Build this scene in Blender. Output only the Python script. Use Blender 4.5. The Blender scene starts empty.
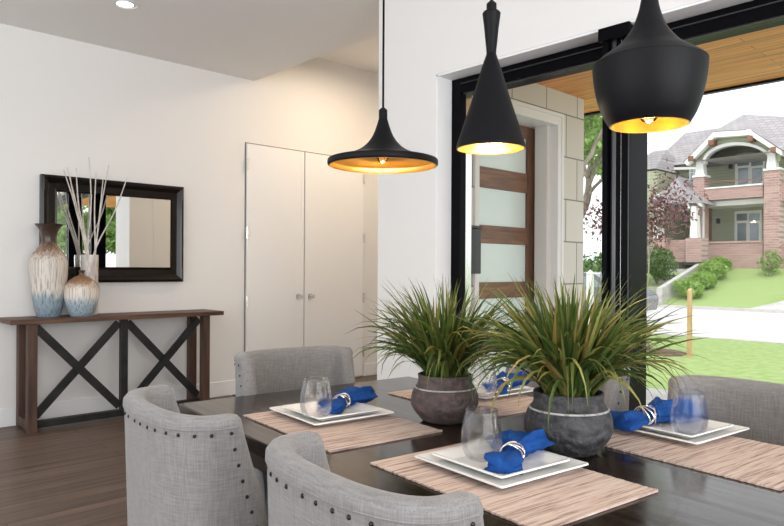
import bpy, math, random
from mathutils import Vector, Matrix
R = math.radians
random.seed(7)
C = bpy.context.scene.collection
S = bpy.context.scene

# ------------------------------------------------------------ camera
F, CX, HY, ROLL, HC = 670.0, 392.0, 269.0, R(0.3), 1.2
GA = R(-43.5)
FW = Vector((-math.sin(GA), math.cos(GA), 0)); RT = Vector((math.cos(GA), math.sin(GA), 0))
cd = bpy.data.cameras.new('camera'); cam = bpy.data.objects.new('camera', cd); C.objects.link(cam)
cd.sensor_width = 36; cd.lens = 36*F/784; cd.shift_y = (HY-263)/784; cd.clip_start = .05; cd.clip_end = 400
cam.matrix_world = Matrix.Translation((0, 0, HC)) @ Matrix.Rotation(GA, 4, 'Z') @ Matrix.Rotation(R(90), 4, 'X') @ Matrix.Rotation(ROLL, 4, 'Z')
S.camera = cam

# ------------------------------------------------------------ world, sun, fill lamps, exposure
S.view_settings.view_transform = 'Standard'; S.view_settings.look = 'None'
S.view_settings.gamma = 1; S.view_settings.use_curve_mapping = False
S.view_settings.exposure = 0.03
w = bpy.data.worlds.new('overcast_sky'); S.world = w; w.use_nodes = True
bg = w.node_tree.nodes['Background']; bg.inputs[0].default_value = (.93, .965, 1, 1); bg.inputs[1].default_value = 1.6
sd = bpy.data.lights.new('sun', 'SUN'); sd.energy = 1.6; sd.angle = R(12); sd.color = (1, .97, .9)
so = bpy.data.objects.new('sun', sd); C.objects.link(so); so.rotation_euler = (R(42), 0, R(-62))
def area(name, loc, rot, sx, sy, e, col=(1, 1, 1)):
    l = bpy.data.lights.new(name, 'AREA'); l.shape = 'RECTANGLE'; l.size = sx; l.size_y = sy; l.energy = e; l.color = col
    o = bpy.data.objects.new(name, l); C.objects.link(o); o.location = loc; o.rotation_euler = rot; return o
# added unseen fill lamps standing in for window daylight, tilted up toward the ceiling
area('fill_south', (0.2, -2.75, 1.6), (R(122), 0, 0), 4.2, 2.0, 185, (.95, .97, 1))
area('fill_west', (-2.75, 1.8, 1.6), (R(122), 0, R(-90)), 5.0, 2.0, 100, (.95, .97, 1))
area('foyer_lamp', (4.3, 4.6, 3.3), (0, 0, 0), .6, .6, 26, (1, .78, .55))

# ------------------------------------------------------------ measuring helpers (image point -> place in the room)
def ray(px, py):
    dx, dy = px-CX, py-HY
    x = dx*math.cos(ROLL)+dy*math.sin(ROLL); y = -dx*math.sin(ROLL)+dy*math.cos(ROLL)
    return RT*(x/F) + FW + Vector((0, 0, -y/F))
O = Vector((0, 0, HC))
def atz(px, py, z): d = ray(px, py); return O + d*((z-HC)/d.z)
def aty(px, py, y): d = ray(px, py); return O + d*(y/d.y)
def atx(px, py, x): d = ray(px, py); return O + d*(x/d.x)
def atd(px, py, Z): return O + ray(px, py)*Z

# ------------------------------------------------------------ materials
def nt(name):
    m = bpy.data.materials.new(name); m.use_nodes = True
    return m, m.node_tree.nodes, m.node_tree.links, m.node_tree.nodes['Principled BSDF']
def rgba(c): return (c[0], c[1], c[2], 1)
def mat(name, col, rough=.6, metal=0, var=0, vs=(8, 8, 8), col2=None, bump=0, bs=60, bsc=(1, 1, 1), spec=.5, detail=4, coord='Object', lo=.35, hi=.65, coat=0):
    m, n, l, p = nt(name)
    p.inputs['Base Color'].default_value = rgba(col); p.inputs['Roughness'].default_value = rough; p.inputs['Metallic'].default_value = metal
    p.inputs['Specular IOR Level'].default_value = spec; p.inputs['Coat Weight'].default_value = coat; p.inputs['Coat Roughness'].default_value = .08
    tc = n.new('ShaderNodeTexCoord')
    if col2 or var:
        mp = n.new('ShaderNodeMapping'); mp.inputs['Scale'].default_value = vs; l.new(tc.outputs[coord], mp.inputs[0])
        no = n.new('ShaderNodeTexNoise'); no.inputs['Scale'].default_value = 1; no.inputs['Detail'].default_value = detail; l.new(mp.outputs[0], no.inputs[0])
        cr = n.new('ShaderNodeValToRGB'); cr.color_ramp.elements[0].position = lo; cr.color_ramp.elements[1].position = hi
        c2 = col2 or tuple(max(0, c*(1-var)) for c in col)
        cr.color_ramp.elements[0].color = rgba(c2); cr.color_ramp.elements[1].color = rgba(col)
        l.new(no.outputs[0], cr.inputs[0]); l.new(cr.outputs[0], p.inputs['Base Color'])
    if bump:
        mp2 = n.new('ShaderNodeMapping'); mp2.inputs['Scale'].default_value = bsc; l.new(tc.outputs[coord], mp2.inputs[0])
        nb = n.new('ShaderNodeTexNoise'); nb.inputs['Scale'].default_value = bs; nb.inputs['Detail'].default_value = 3; l.new(mp2.outputs[0], nb.inputs[0])
        b = n.new('ShaderNodeBump'); b.inputs['Strength'].default_value = bump; b.inputs['Distance'].default_value = .01
        l.new(nb.outputs[0], b.inputs['Height']); l.new(b.outputs[0], p.inputs['Normal'])
    return m
def brickmat(name, c1, c2, mortar, sc, bw, rh, ms=.02, rough=.8, swap=None, bump=.3, streak=None, off=.5, spec=.5, wear=None):
    """planks, bricks, stone courses. swap: which object axes feed the pattern."""
    m, n, l, p = nt(name); p.inputs['Roughness'].default_value = rough; p.inputs['Specular IOR Level'].default_value = spec
    tc = n.new('ShaderNodeTexCoord'); sp = n.new('ShaderNodeSeparateXYZ'); cb = n.new('ShaderNodeCombineXYZ')
    l.new(tc.outputs['Object'], sp.inputs[0]); a, b = swap or ('X', 'Y')
    l.new(sp.outputs[a], cb.inputs['X']); l.new(sp.outputs[b], cb.inputs['Y'])
    br = n.new('ShaderNodeTexBrick'); l.new(cb.outputs[0], br.inputs[0])
    br.inputs['Scale'].default_value = sc; br.inputs['Brick Width'].default_value = bw; br.inputs['Row Height'].default_value = rh
    br.inputs['Mortar Size'].default_value = ms; br.offset = off
    br.inputs['Color1'].default_value = rgba(c1); br.inputs['Color2'].default_value = rgba(c2); br.inputs['Mortar'].default_value = rgba(mortar)
    out = br.outputs['Color']
    if streak:
        mp = n.new('ShaderNodeMapping'); mp.inputs['Scale'].default_value = streak; l.new(cb.outputs[0], mp.inputs[0])
        no = n.new('ShaderNodeTexNoise'); no.inputs['Scale'].default_value = 1; no.inputs['Detail'].default_value = 6; l.new(mp.outputs[0], no.inputs[0])
        mr = n.new('ShaderNodeMapRange'); mr.inputs[1].default_value = .3; mr.inputs[2].default_value = .7; mr.inputs[3].default_value = .6; mr.inputs[4].default_value = 1.3
        l.new(no.outputs[0], mr.inputs[0])
        mx = n.new('ShaderNodeMix'); mx.data_type = 'RGBA'; mx.blend_type = 'MULTIPLY'; mx.inputs[0].default_value = 1
        l.new(out, mx.inputs[6]); l.new(mr.outputs[0], mx.inputs[7]); out = mx.outputs[2]
        if wear:
            r2 = n.new('ShaderNodeMapRange'); r2.inputs[1].default_value = .3; r2.inputs[2].default_value = .7
            r2.inputs[3].default_value = wear[0]; r2.inputs[4].default_value = wear[1]; l.new(no.outputs[0], r2.inputs[0]); l.new(r2.outputs[0], p.inputs['Roughness'])
    l.new(out, p.inputs['Base Color'])
    if bump:
        bp = n.new('ShaderNodeBump'); bp.inputs['Strength'].default_value = bump; bp.inputs['Distance'].default_value = .005; bp.invert = True
        l.new(br.outputs['Fac'], bp.inputs['Height']); l.new(bp.outputs[0], p.inputs['Normal'])
    return m
def leafmat(name, cols, trans=.25, rough=.5):
    m, n, l, p = nt(name)
    g = n.new('ShaderNodeNewGeometry'); cr = n.new('ShaderNodeValToRGB'); e = cr.color_ramp.elements
    e[0].color = rgba(cols[0]); e[-1].color = rgba(cols[-1])
    for i, c in enumerate(cols[1:-1]): k = e.new((i+1)/(len(cols)-1)); k.color = rgba(c)
    l.new(g.outputs['Random Per Island'], cr.inputs[0]); l.new(cr.outputs[0], p.inputs['Base Color']); p.inputs['Roughness'].default_value = rough
    t = n.new('ShaderNodeBsdfTranslucent'); l.new(cr.outputs[0], t.inputs[0]); mx = n.new('ShaderNodeMixShader'); mx.inputs[0].default_value = trans
    l.new(p.outputs[0], mx.inputs[1]); l.new(t.outputs[0], mx.inputs[2]); l.new(mx.outputs[0], n['Material Output'].inputs[0])
    return m
def fabric(name, col, col2, sc=1.0):
    m, n, l, p = nt(name); p.inputs['Roughness'].default_value = .95; p.inputs['Specular IOR Level'].default_value = .15
    p.inputs['Sheen Weight'].default_value = .2
    tc = n.new('ShaderNodeTexCoord'); hs = []
    for vs in ((26*sc, 26*sc, 420*sc), (380*sc, 380*sc, 22*sc)):
        mp = n.new('ShaderNodeMapping'); mp.inputs['Scale'].default_value = vs; l.new(tc.outputs['Object'], mp.inputs[0])
        no = n.new('ShaderNodeTexNoise'); no.inputs['Scale'].default_value = 1; no.inputs['Detail'].default_value = 2; l.new(mp.outputs[0], no.inputs[0]); hs.append(no)
    ad = n.new('ShaderNodeMath'); ad.operation = 'ADD'; l.new(hs[0].outputs[0], ad.inputs[0]); l.new(hs[1].outputs[0], ad.inputs[1])
    cr = n.new('ShaderNodeValToRGB'); mr = n.new('ShaderNodeMath'); mr.operation = 'MULTIPLY'; mr.inputs[1].default_value = .5
    l.new(ad.outputs[0], mr.inputs[0]); l.new(mr.outputs[0], cr.inputs[0])
    cr.color_ramp.elements[0].position = .36; cr.color_ramp.elements[1].position = .62
    cr.color_ramp.elements[0].color = rgba(col2); cr.color_ramp.elements[1].color = rgba(col); l.new(cr.outputs[0], p.inputs['Base Color'])
    b = n.new('ShaderNodeBump'); b.inputs['Strength'].default_value = .35; b.inputs['Distance'].default_value = .003
    l.new(mr.outputs[0], b.inputs['Height']); l.new(b.outputs[0], p.inputs['Normal'])
    return m
def emit(name, col, s):
    m, n, l, p = nt(name); p.inputs['Base Color'].default_value = rgba(col); p.inputs['Emission Color'].default_value = rgba(col); p.inputs['Emission Strength'].default_value = s; return m
def paneglass(name, tint=(1, 1, 1), refl=1.0):
    m, n, l, p = nt(name); n.remove(p)
    t = n.new('ShaderNodeBsdfTransparent'); t.inputs[0].default_value = rgba(tint); g = n.new('ShaderNodeBsdfGlossy'); g.inputs['Roughness'].default_value = .01
    fr = n.new('ShaderNodeFresnel'); fr.inputs[0].default_value = 1.45; mu = n.new('ShaderNodeMath'); mu.operation = 'MULTIPLY'; mu.inputs[1].default_value = refl
    l.new(fr.outputs[0], mu.inputs[0]); mx = n.new('ShaderNodeMixShader'); l.new(mu.outputs[0], mx.inputs[0]); l.new(t.outputs[0], mx.inputs[1]); l.new(g.outputs[0], mx.inputs[2])
    l.new(mx.outputs[0], n['Material Output'].inputs[0]); return m

M = {}
M['wall'] = mat('wall_paint', (.80, .785, .765), .85, bump=.03, bs=200)
M['ceil'] = mat('ceiling_paint', (.80, .785, .765), .9, bump=.02, bs=150)
M['trim'] = mat('trim_paint', (.86, .86, .86), .45, bump=.01, bs=20)
M['floor'] = brickmat('oak_floor', (.15, .10, .075), (.115, .075, .055), (.03, .02, .015), 1, 1.7, .13, .0025, .42, ('X', 'Y'), .25, (1.2, 22, 1))
M['black'] = mat('black_frame_paint', (.003, .003, .004), .3, spec=.05, bump=.01, bs=10)
M['stile'] = mat('glossy_black_stile', (.01, .012, .016), .3, spec=.7, bump=.01, bs=10)
M['track'] = mat('dark_track_metal', (.05, .05, .055), .35, .6, bump=.01, bs=30)
M['glass'] = paneglass('window_glass', (1, 1, 1), .12)
M['soffit'] = brickmat('cedar_soffit', (.88, .38, .11), (.74, .29, .075), (.35, .14, .04), 1, 3.2, .10, .003, .5, ('Y', 'X'), .2, (1.0, 26, 1))
M['stone'] = brickmat('pale_stone', (.74, .72, .67), (.66, .64, .59), (.27, .26, .24), 1, .47, .36, .006, .9, ('X', 'Z'), .5, None, .37)
M['walnut'] = mat('walnut_door', (.21, .095, .045), .45, vs=(30, 30, 3), col2=(.10, .045, .022), bump=.05, bs=30)
M['walnuth'] = mat('walnut_rail', (.27, .125, .06), .45, vs=(3, 30, 34), col2=(.12, .055, .026), bump=.05, bs=30)
M['frost'] = mat('frosted_glass', (.80, .93, .91), .22, vs=(2, 2, 2), col2=(.74, .88, .87), spec=.8)
M['espresso'] = brickmat('espresso_table_wood', (.024, .014, .009), (.014, .008, .006), (.004, .003, .002), 1, 3.0, .16, .0028, .2, ('Y', 'X'), .5, (2, 42, 1), .5, .38, (.08, .22))
M['espresso2'] = mat('espresso_apron_wood', (.028, .016, .011), .35, vs=(4, 4, 40), col2=(.015, .009, .006), bump=.05, bs=40)
M['linen'] = fabric('grey_linen', (.245, .235, .235), (.17, .162, .160))
M['nail'] = mat('dark_nailhead', (.03, .025, .022), .3, .9, bump=.05, bs=90)
M['legwood'] = mat('dark_leg_wood', (.04, .022, .014), .35, vs=(10, 10, 3), col2=(.02, .012, .008))
M['penout'] = mat('matt_black_shade', (.0035, .0035, .005), .5, spec=.16, bump=.02, bs=120)
M['gold'] = mat('brass_lining', (.95, .68, .26), .34, 1, vs=(3, 3, 60), col2=(.85, .55, .18), bump=.08, bs=25, bsc=(1, 1, 8))
M['bulb'] = emit('warm_bulb', (1, .62, .25), 8)
M['bulbg'] = paneglass('bulb_glass', (1, .93, .8), 1.4)
M['plate'] = mat('white_glazed_ceramic', (.80, .79, .77), .18, var=.02, bump=.01, bs=10)
M['blue'] = mat('blue_napkin_cloth', (.010, .068, .27), .85, vs=(60, 60, 60), col2=(.007, .048, .20), bump=.15, bs=260, spec=.2)
M['silver'] = mat('silver_ring_metal', (.82, .76, .70), .22, 1, bump=.2, bs=160)
M['pot1'] = mat('weathered_brown_pot', (.115, .078, .070), .75, vs=(38, 38, 60), col2=(.055, .042, .042), bump=.9, bs=60)
M['pot2'] = mat('weathered_charcoal_pot', (0.06, .058, .062), .7, vs=(38, 38, 60), col2=(.014, .014, .016), bump=.9, bs=60)
M['potline'] = mat('chalky_pot_line', (.42, .40, .39), .8, vs=(60, 60, 60), col2=(.14, .13, .13), lo=.3, hi=.5)
M['soil'] = mat('dark_soil', (.03, .02, .014), .95, bump=.6, bs=60)
M['blade'] = leafmat('grass_blades', [(.022, .05, .010), (.045, .085, .015), (.10, .14, .028), (.035, .07, .014), (.30, .28, .08), (.055, .10, .02), (.30, .21, .06)], .2, .42)
M['dwood'] = mat('console_brown_wood', (.10, .05, .032), .55, vs=(30, 30, 3), col2=(.045, .022, .015), bump=.1, bs=50)
M['dwoodh'] = mat('console_top_wood', (.14, .066, .038), .5, vs=(3, 30, 30), col2=(.05, .024, .015), bump=.1, bs=50)
M['iron'] = mat('dark_iron_brace', (.035, .036, .036), .5, .5, vs=(9, 9, 9), col2=(.02, .02, .02), bump=.1, bs=70)
M['mframe'] = mat('dark_lacquered_frame', (.005, .003, .0028), .2, spec=.25, vs=(6, 6, 6), col2=(.010, .006, .004), coat=.15)
M['mirror'] = mat('mirror_silver', (.90, .91, .90), .005, 1)
M['branch'] = mat('whitewashed_branch', (.78, .74, .70), .8, vs=(20, 20, 20), col2=(.55, .49, .45), bump=.3, bs=80)
M['chrome'] = mat('chrome', (.75, .75, .74), .18, 1, bump=.01, bs=10)
M['lamp'] = emit('downlight_lens', (1, .95, .86), 6)
M['lawn'] = mat('lawn_grass', (.37, .47, .20), .95, vs=(7, 7, 7), col2=(.27, .38, .13), bump=.8, bs=30, detail=8, spec=.1)
M['mulch'] = mat('mulch', (.20, .12, .09), .95, vs=(9, 9, 9), col2=(.08, .05, .04), bump=.8, bs=30)
M['road'] = mat('pale_concrete_street', (.72, .69, .68), .9, vs=(.8, .8, .8), col2=(.60, .58, .575), bump=.1, bs=20)
M['conc'] = mat('pale_concrete_path', (.60, .58, .56), .9, vs=(3, 3, 3), col2=(.48, .46, .45), bump=.2, bs=20)
M['brick'] = brickmat('red_brick', (.47, .29, .25), (.34, .19, .165), (.50, .44, .41), 1, .34, .115, .012, .9, ('Y', 'Z'), .3)
M['shingle'] = brickmat('grey_shingles', (.42, .39, .40), (.34, .32, .33), (.22, .21, .22), 1, .3, .17, .012, .9, ('Y', 'Z'), .4)
M['siding'] = brickmat('sage_siding', (.42, .44, .32), (.41, .43, .31), (.28, .31, .19), 1, 60, .16, .012, .8, ('Y', 'Z'), .4)
M['white'] = mat('white_house_trim', (.82, .82, .80), .6, var=.03, vs=(2, 2, 2))
M['hglass'] = mat('house_window_glass', (.30, .36, .40), .08, vs=(1, 1, 1), col2=(.18, .22, .25), spec=.8)
M['hwood'] = mat('house_brown_wood', (.28, .13, .08), .6, vs=(5, 5, 5), col2=(.18, .08, .05))
M['bark'] = mat('grey_bark', (.38, .33, .28), .95, vs=(6, 6, 2), col2=(.22, .18, .15), bump=.8, bs=12)
M['redleaf'] = leafmat('plum_leaves', [(.13, .045, .06), (.22, .09, .10), (.09, .03, .04), (.30, .15, .14)], .35)
M['leaf'] = leafmat('spring_leaves', [(.16, .28, .06), (.28, .42, .12), (.20, .34, .08), (.36, .50, .18)], .45)
M['hedge'] = leafmat('hedge_leaves', [(.20, .34, .06), (.32, .50, .10), (.42, .60, .16)], .3)
M['dhedge'] = leafmat('dark_shrub_leaves', [(.07, .14, .04), (.12, .22, .06), (.16, .26, .08)], .3)
M['stake'] = mat('raw_timber_stake', (.62, .42, .22), .8, vs=(10, 10, 2), col2=(.5, .32, .16))
M['carp'] = mat('silver_car_paint', (.16, .17, .19), .25, .3, coat=.5, var=.02)
M['tyre'] = mat('tyre_rubber', (.02, .02, .02), .8, bump=.1, bs=40)

def stripes_mat():
    m, n, l, p = nt('woven_placemat'); p.inputs['Roughness'].default_value = .95; p.inputs['Specular IOR Level'].default_value = .1
    tc = n.new('ShaderNodeTexCoord'); mp = n.new('ShaderNodeMapping'); mp.inputs['Scale'].default_value = (5, 120, 1); l.new(tc.outputs['Object'], mp.inputs[0])
    no = n.new('ShaderNodeTexNoise'); no.inputs['Scale'].default_value = 1; no.inputs['Detail'].default_value = 4; no.inputs['Roughness'].default_value = .75; l.new(mp.outputs[0], no.inputs[0])
    cr = n.new('ShaderNodeValToRGB'); e = cr.color_ramp.elements; e[0].position = .30; e[1].position = .66
    e[0].color = (.13, .095, .085, 1); e[1].color = (.60, .52, .47, 1); k = e.new(.41); k.color = (.36, .27, .235, 1); k = e.new(.50); k.color = (.54, .41, .35, 1)
    l.new(no.outputs[0], cr.inputs[0]); l.new(cr.outputs[0], p.inputs['Base Color'])
    b = n.new('ShaderNodeBump'); b.inputs['Strength'].default_value = .6; b.inputs['Distance'].default_value = .003; l.new(no.outputs[0], b.inputs['Height']); l.new(b.outputs[0], p.inputs['Normal'])
    return m
M['mat'] = stripes_mat()
def glassmat():
    m, n, l, p = nt('clear_drinking_glass'); n.remove(p)
    t = n.new('ShaderNodeBsdfTransparent'); g = n.new('ShaderNodeBsdfGlass'); g.inputs['IOR'].default_value = 1.38; g.inputs['Roughness'].default_value = 0
    mx = n.new('ShaderNodeMixShader'); mx.inputs[0].default_value = .42; l.new(t.outputs[0], mx.inputs[1]); l.new(g.outputs[0], mx.inputs[2]); l.new(mx.outputs[0], n['Material Output'].inputs[0]); return m
M['tumbler'] = glassmat()
def vasemat(name, stops):
    """glaze bands running down the object's height, edges dripping."""
    m, n, l, p = nt(name); p.inputs['Roughness'].default_value = .3
    tc = n.new('ShaderNodeTexCoord'); sp = n.new('ShaderNodeSeparateXYZ'); l.new(tc.outputs['Generated'], sp.inputs[0])
    mp = n.new('ShaderNodeMapping'); mp.inputs['Scale'].default_value = (16, 16, 1.5); l.new(tc.outputs['Generated'], mp.inputs[0])
    no = n.new('ShaderNodeTexNoise'); no.inputs['Scale'].default_value = 1; no.inputs['Detail'].default_value = 5; l.new(mp.outputs[0], no.inputs[0])
    a = n.new('ShaderNodeMath'); a.operation = 'MULTIPLY_ADD'; a.inputs[1].default_value = .26; l.new(no.outputs[0], a.inputs[0]); l.new(sp.outputs['Z'], a.inputs[2])
    s = n.new('ShaderNodeMath'); s.operation = 'SUBTRACT'; s.inputs[1].default_value = .13; l.new(a.outputs[0], s.inputs[0])
    cr = n.new('ShaderNodeValToRGB'); e = cr.color_ramp.elements; e[0].position = stops[0][0]; e[0].color = rgba(stops[0][1]); e[1].position = stops[-1][0]; e[1].color = rgba(stops[-1][1])
    for q, c in stops[1:-1]: k = e.new(q); k.color = rgba(c)
    l.new(s.outputs[0], cr.inputs[0])
    m2 = n.new('ShaderNodeMapping'); m2.inputs['Scale'].default_value = (34, 34, 1.2); l.new(tc.outputs['Generated'], m2.inputs[0])
    n2 = n.new('ShaderNodeTexNoise'); n2.inputs['Scale'].default_value = 1; n2.inputs['Detail'].default_value = 3; l.new(m2.outputs[0], n2.inputs[0])
    r2 = n.new('ShaderNodeMapRange'); r2.inputs[1].default_value = .36; r2.inputs[2].default_value = .5; r2.inputs[3].default_value = .58; r2.inputs[4].default_value = 1.08; l.new(n2.outputs[0], r2.inputs[0])
    mx = n.new('ShaderNodeMix'); mx.data_type = 'RGBA'; mx.blend_type = 'MULTIPLY'; mx.inputs[0].default_value = 1; l.new(cr.outputs[0], mx.inputs[6]); l.new(r2.outputs[0], mx.inputs[7])
    l.new(mx.outputs[2], p.inputs['Base Color']); return m
M['vaseA'] = vasemat('drip_glaze_tall', [(0, (.20, .27, .33)), (.20, (.30, .38, .43)), (.27, (.68, .63, .57)), (.62, (.62, .56, .50)), (.72, (.26, .16, .10)), (.8, (.075, .045, .032)), (1, (.05, .03, .025))])
M['vaseB'] = vasemat('drip_glaze_short', [(0, (.24, .32, .38)), (.28, (.38, .47, .52)), (.42, (.70, .65, .60)), (.62, (.66, .58, .50)), (.76, (.30, .16, .08)), (1, (.08, .04, .025))])
M['vaseC'] = mat('white_mottled_glaze', (.72, .68, .64), .3, vs=(26, 26, 7), col2=(.40, .30, .27), lo=.3, hi=.5)

# ------------------------------------------------------------ mesh builder
class MB:
    def __init__(s): s.v = []; s.f = []
    def add(s, vs, fs):
        k = len(s.v); s.v += [tuple(v) for v in vs]; s.f += [tuple(i+k for i in f) for f in fs]; return s
    def box(s, a, b):
        x0, y0, z0 = a; x1, y1, z1 = b
        return s.add([(x0, y0, z0), (x1, y0, z0), (x1, y1, z0), (x0, y1, z0), (x0, y0, z1), (x1, y0, z1), (x1, y1, z1), (x0, y1, z1)],
                     [(0, 3, 2, 1), (4, 5, 6, 7), (0, 1, 5, 4), (1, 2, 6, 5), (2, 3, 7, 6), (3, 0, 4, 7)])
    def hexa(s, p):
        return s.add(p, [(0, 3, 2, 1), (4, 5, 6, 7), (0, 1, 5, 4), (1, 2, 6, 5), (2, 3, 7, 6), (3, 0, 4, 7)])
    def bar(s, a, b, wx, wy, up=Vector((0, 0, 1))):
        a = Vector(a); b = Vector(b); d = (b-a).normalized(); u = d.cross(up)
        if u.length < 1e-4: u = d.cross(Vector((0, 1, 0)))
        u.normalize(); v = d.cross(u)
        q = [(-1, -1), (1, -1), (1, 1), (-1, 1)]
        return s.hexa([a+u*(i*wx/2)+v*(j*wy/2) for i, j in q]+[b+u*(i*wx/2)+v*(j*wy/2) for i, j in q])
    def prism(s, poly, ax, t0, t1):
        """extrude a 2D polygon along axis ax ('x': poly is (y,z); 'y': (x,z); 'z': (x,y))"""
        n = len(poly); f = {'x': lambda p, t: (t, p[0], p[1]), 'y': lambda p, t: (p[0], t, p[1]), 'z': lambda p, t: (p[0], p[1], t)}[ax]
        return s.add([f(p, t0) for p in poly]+[f(p, t1) for p in poly], [tuple(range(n-1, -1, -1)), tuple(range(n, 2*n))]+[(i, (i+1) % n, n+(i+1) % n, n+i) for i in range(n)])
    def lathe(s, prof, n=40, c=(0, 0, 0), flute=None, capb=False, capt=False):
        k = len(prof); vs = []
        for r, z in prof:
            for i in range(n):
                a = 2*math.pi*i/n; rr = r*(1+(flute(a, z) if flute else 0)); vs.append((c[0]+rr*math.cos(a), c[1]+rr*math.sin(a), c[2]+z))
        fs = [(j*n+i, j*n+(i+1) % n, (j+1)*n+(i+1) % n, (j+1)*n+i) for j in range(k-1) for i in range(n)]
        if capb: fs.append(tuple(range(n-1, -1, -1)))
        if capt: fs.append(tuple((k-1)*n+i for i in range(n)))
        return s.add(vs, fs)
    def tube(s, pts, rad, n=8, cap=True):
        pts = [Vector(p) for p in pts]; vs = []; m = len(pts); u = None
        for i, p in enumerate(pts):
            d = (pts[min(i+1, m-1)]-pts[max(i-1, 0)]).normalized()
            if u is None: u = d.cross(Vector((0, 0, 1)) if abs(d.z) < .9 else Vector((1, 0, 0)))
            u = (u-d*u.dot(d)).normalized(); v = d.cross(u); r = rad[i] if hasattr(rad, '__len__') else rad
            vs += [p+u*(r*math.cos(2*math.pi*j/n))+v*(r*math.sin(2*math.pi*j/n)) for j in range(n)]
        fs = [(i*n+j, i*n+(j+1) % n, (i+1)*n+(j+1) % n, (i+1)*n+j) for i in range(m-1) for j in range(n)]
        if cap: fs += [tuple(range(n-1, -1, -1)), tuple((m-1)*n+j for j in range(n))]
        return s.add(vs, fs)
    def ball(s, c, r, n=10, sq=(1, 1, 1)):
        pr = [(r*math.sin(math.pi*i/n)+1e-5, -r*math.cos(math.pi*i/n)) for i in range(n+1)]; k = len(s.v); s.lathe(pr, n*2)
        for i in range(k, len(s.v)): x, y, z = s.v[i]; s.v[i] = (c[0]+x*sq[0], c[1]+y*sq[1], c[2]+z*sq[2])
        return s
    def build(s, name, m, parent=None, smooth=False, bevel=0, loc=None, rz=0, seg=2, angle=35, **kw):
        me = bpy.data.meshes.new(name); me.from_pydata(s.v, [], s.f); me.update()
        import bmesh
        b = bmesh.new(); b.from_mesh(me); bmesh.ops.recalc_face_normals(b, faces=b.faces[:]) if not kw.get('norec') else None; b.to_mesh(me); b.free()
        for q in (m if isinstance(m, list) else [m]): me.materials.append(q)
        o = bpy.data.objects.new(name, me); C.objects.link(o)
        if smooth:
            me.shade_smooth()
            if angle: me.set_sharp_from_angle(angle=R(angle))
        if bevel:
            bm_ = o.modifiers.new('bevel', 'BEVEL'); bm_.width = bevel; bm_.segments = seg; bm_.limit_method = 'ANGLE'; bm_.harden_normals = False
        if parent: o.parent = parent
        if loc is not None: o.location = loc
        if rz: o.rotation_euler.z = rz
        return o
def tag(o, label=None, cat=None, group=None, kind=None):
    for k, v in (('label', label), ('category', cat), ('group', group), ('kind', kind)):
        if v: o[k] = v
    return o
def thing(name, label, cat, loc=(0, 0, 0), rz=0, group=None):
    o = bpy.data.objects.new(name, None); C.objects.link(o); o.empty_display_size = .1
    o.location = loc; o.rotation_euler.z = rz; return tag(o, label, cat, group)
def st(o): return tag(o, kind='structure')
def copy_tree(o, parent=None):
    kids = [x for x in bpy.data.objects if x.parent == o]
    c = o.copy(); C.objects.link(c); c.parent = parent
    for k in kids: copy_tree(k, c)
    return c

# ================================================================ THE ROOM
XW, YB, ZC = 3.0, 5.65, 3.02
XA, YA = -2.9, -2.9            # the walls behind the camera
XF = 5.2                        # far side of the foyer
YE, ZH = 2.78, 2.385            # window opening: far jamb, head
YC = atx(378, 200, XW).y        # end of the window wall
st(MB().box((XA, YA, -.2), (XW+.25, YB, 0)).box((XW+.28, YC-.12, -.2), (XF, YB, 0)).build('floor', M['floor']))
st(MB().box((XA, YA, ZC), (3.5, YB, ZC+.4)).build('ceiling', M['ceil']))
st(MB().box((3.5, YC-.12, 3.42), (XF, YB, 3.6)).build('ceiling_foyer', M['ceil']))
st(MB().box((XA, YB, -.2), (XF, YB+.2, 3.6)).build('wall_back', M['wall']))
st(MB().box((XF, YC-.12, -.2), (XF+.15, YB+.2, 3.6)).build('wall_foyer', M['wall']))
# window wall: pier, head, below the near end
ww = MB().box((XW, YE, 0), (XW+.28, YC, ZC)).box((XW, -2.4, ZH), (XW+.28, YE, ZC)).box((XW, YA, 0), (XW+.28, -2.4, ZC))
st(ww.build('wall_right', M['wall']))
st(MB().box((XW+.002, YE-.012, 0), (XW+.13, YE-.0005, ZH)).box((XW+.002, -2.4, ZH-.012), (XW+.13, YE-.0005, ZH-.0005)).build('trim_1', M['trim']))
# walls behind the camera, with wide windows
st(MB().box((XA, YA-.15, 0), (XW+.28, YA, .5)).box((XA, YA-.15, 2.7), (XW+.28, YA, ZC)).box((XA, YA-.15, .5), (-1.95, YA, 2.7)).box((2.35, YA-.15, .5), (XW+.28, YA, 2.7)).build('wall_front', M['wall']))
st(MB().box((XA-.15, YA, 0), (XA, YB, .5)).box((XA-.15, YA, 2.7), (XA, YB, ZC)).box((XA-.15, YA, .5), (XA, -.8, 2.7)).box((XA-.15, 4.4, .5), (XA, YB, 2.7)).build('wall_left', M['wall']))
DX0, DX1 = aty(245.2, 270, YB).x, aty(362, 270, YB).x
st(MB().box((XA, YB-.016, 0), (DX0-.02, YB, .14)).box((DX1+.02, YB-.016, 0), (XF, YB, .14)).build('baseboard_back', M['trim'], bevel=.004))
st(MB().box((XW-.016, YE+.02, 0), (XW, YC, .14)).build('baseboard_right', M['trim'], bevel=.004))

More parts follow.
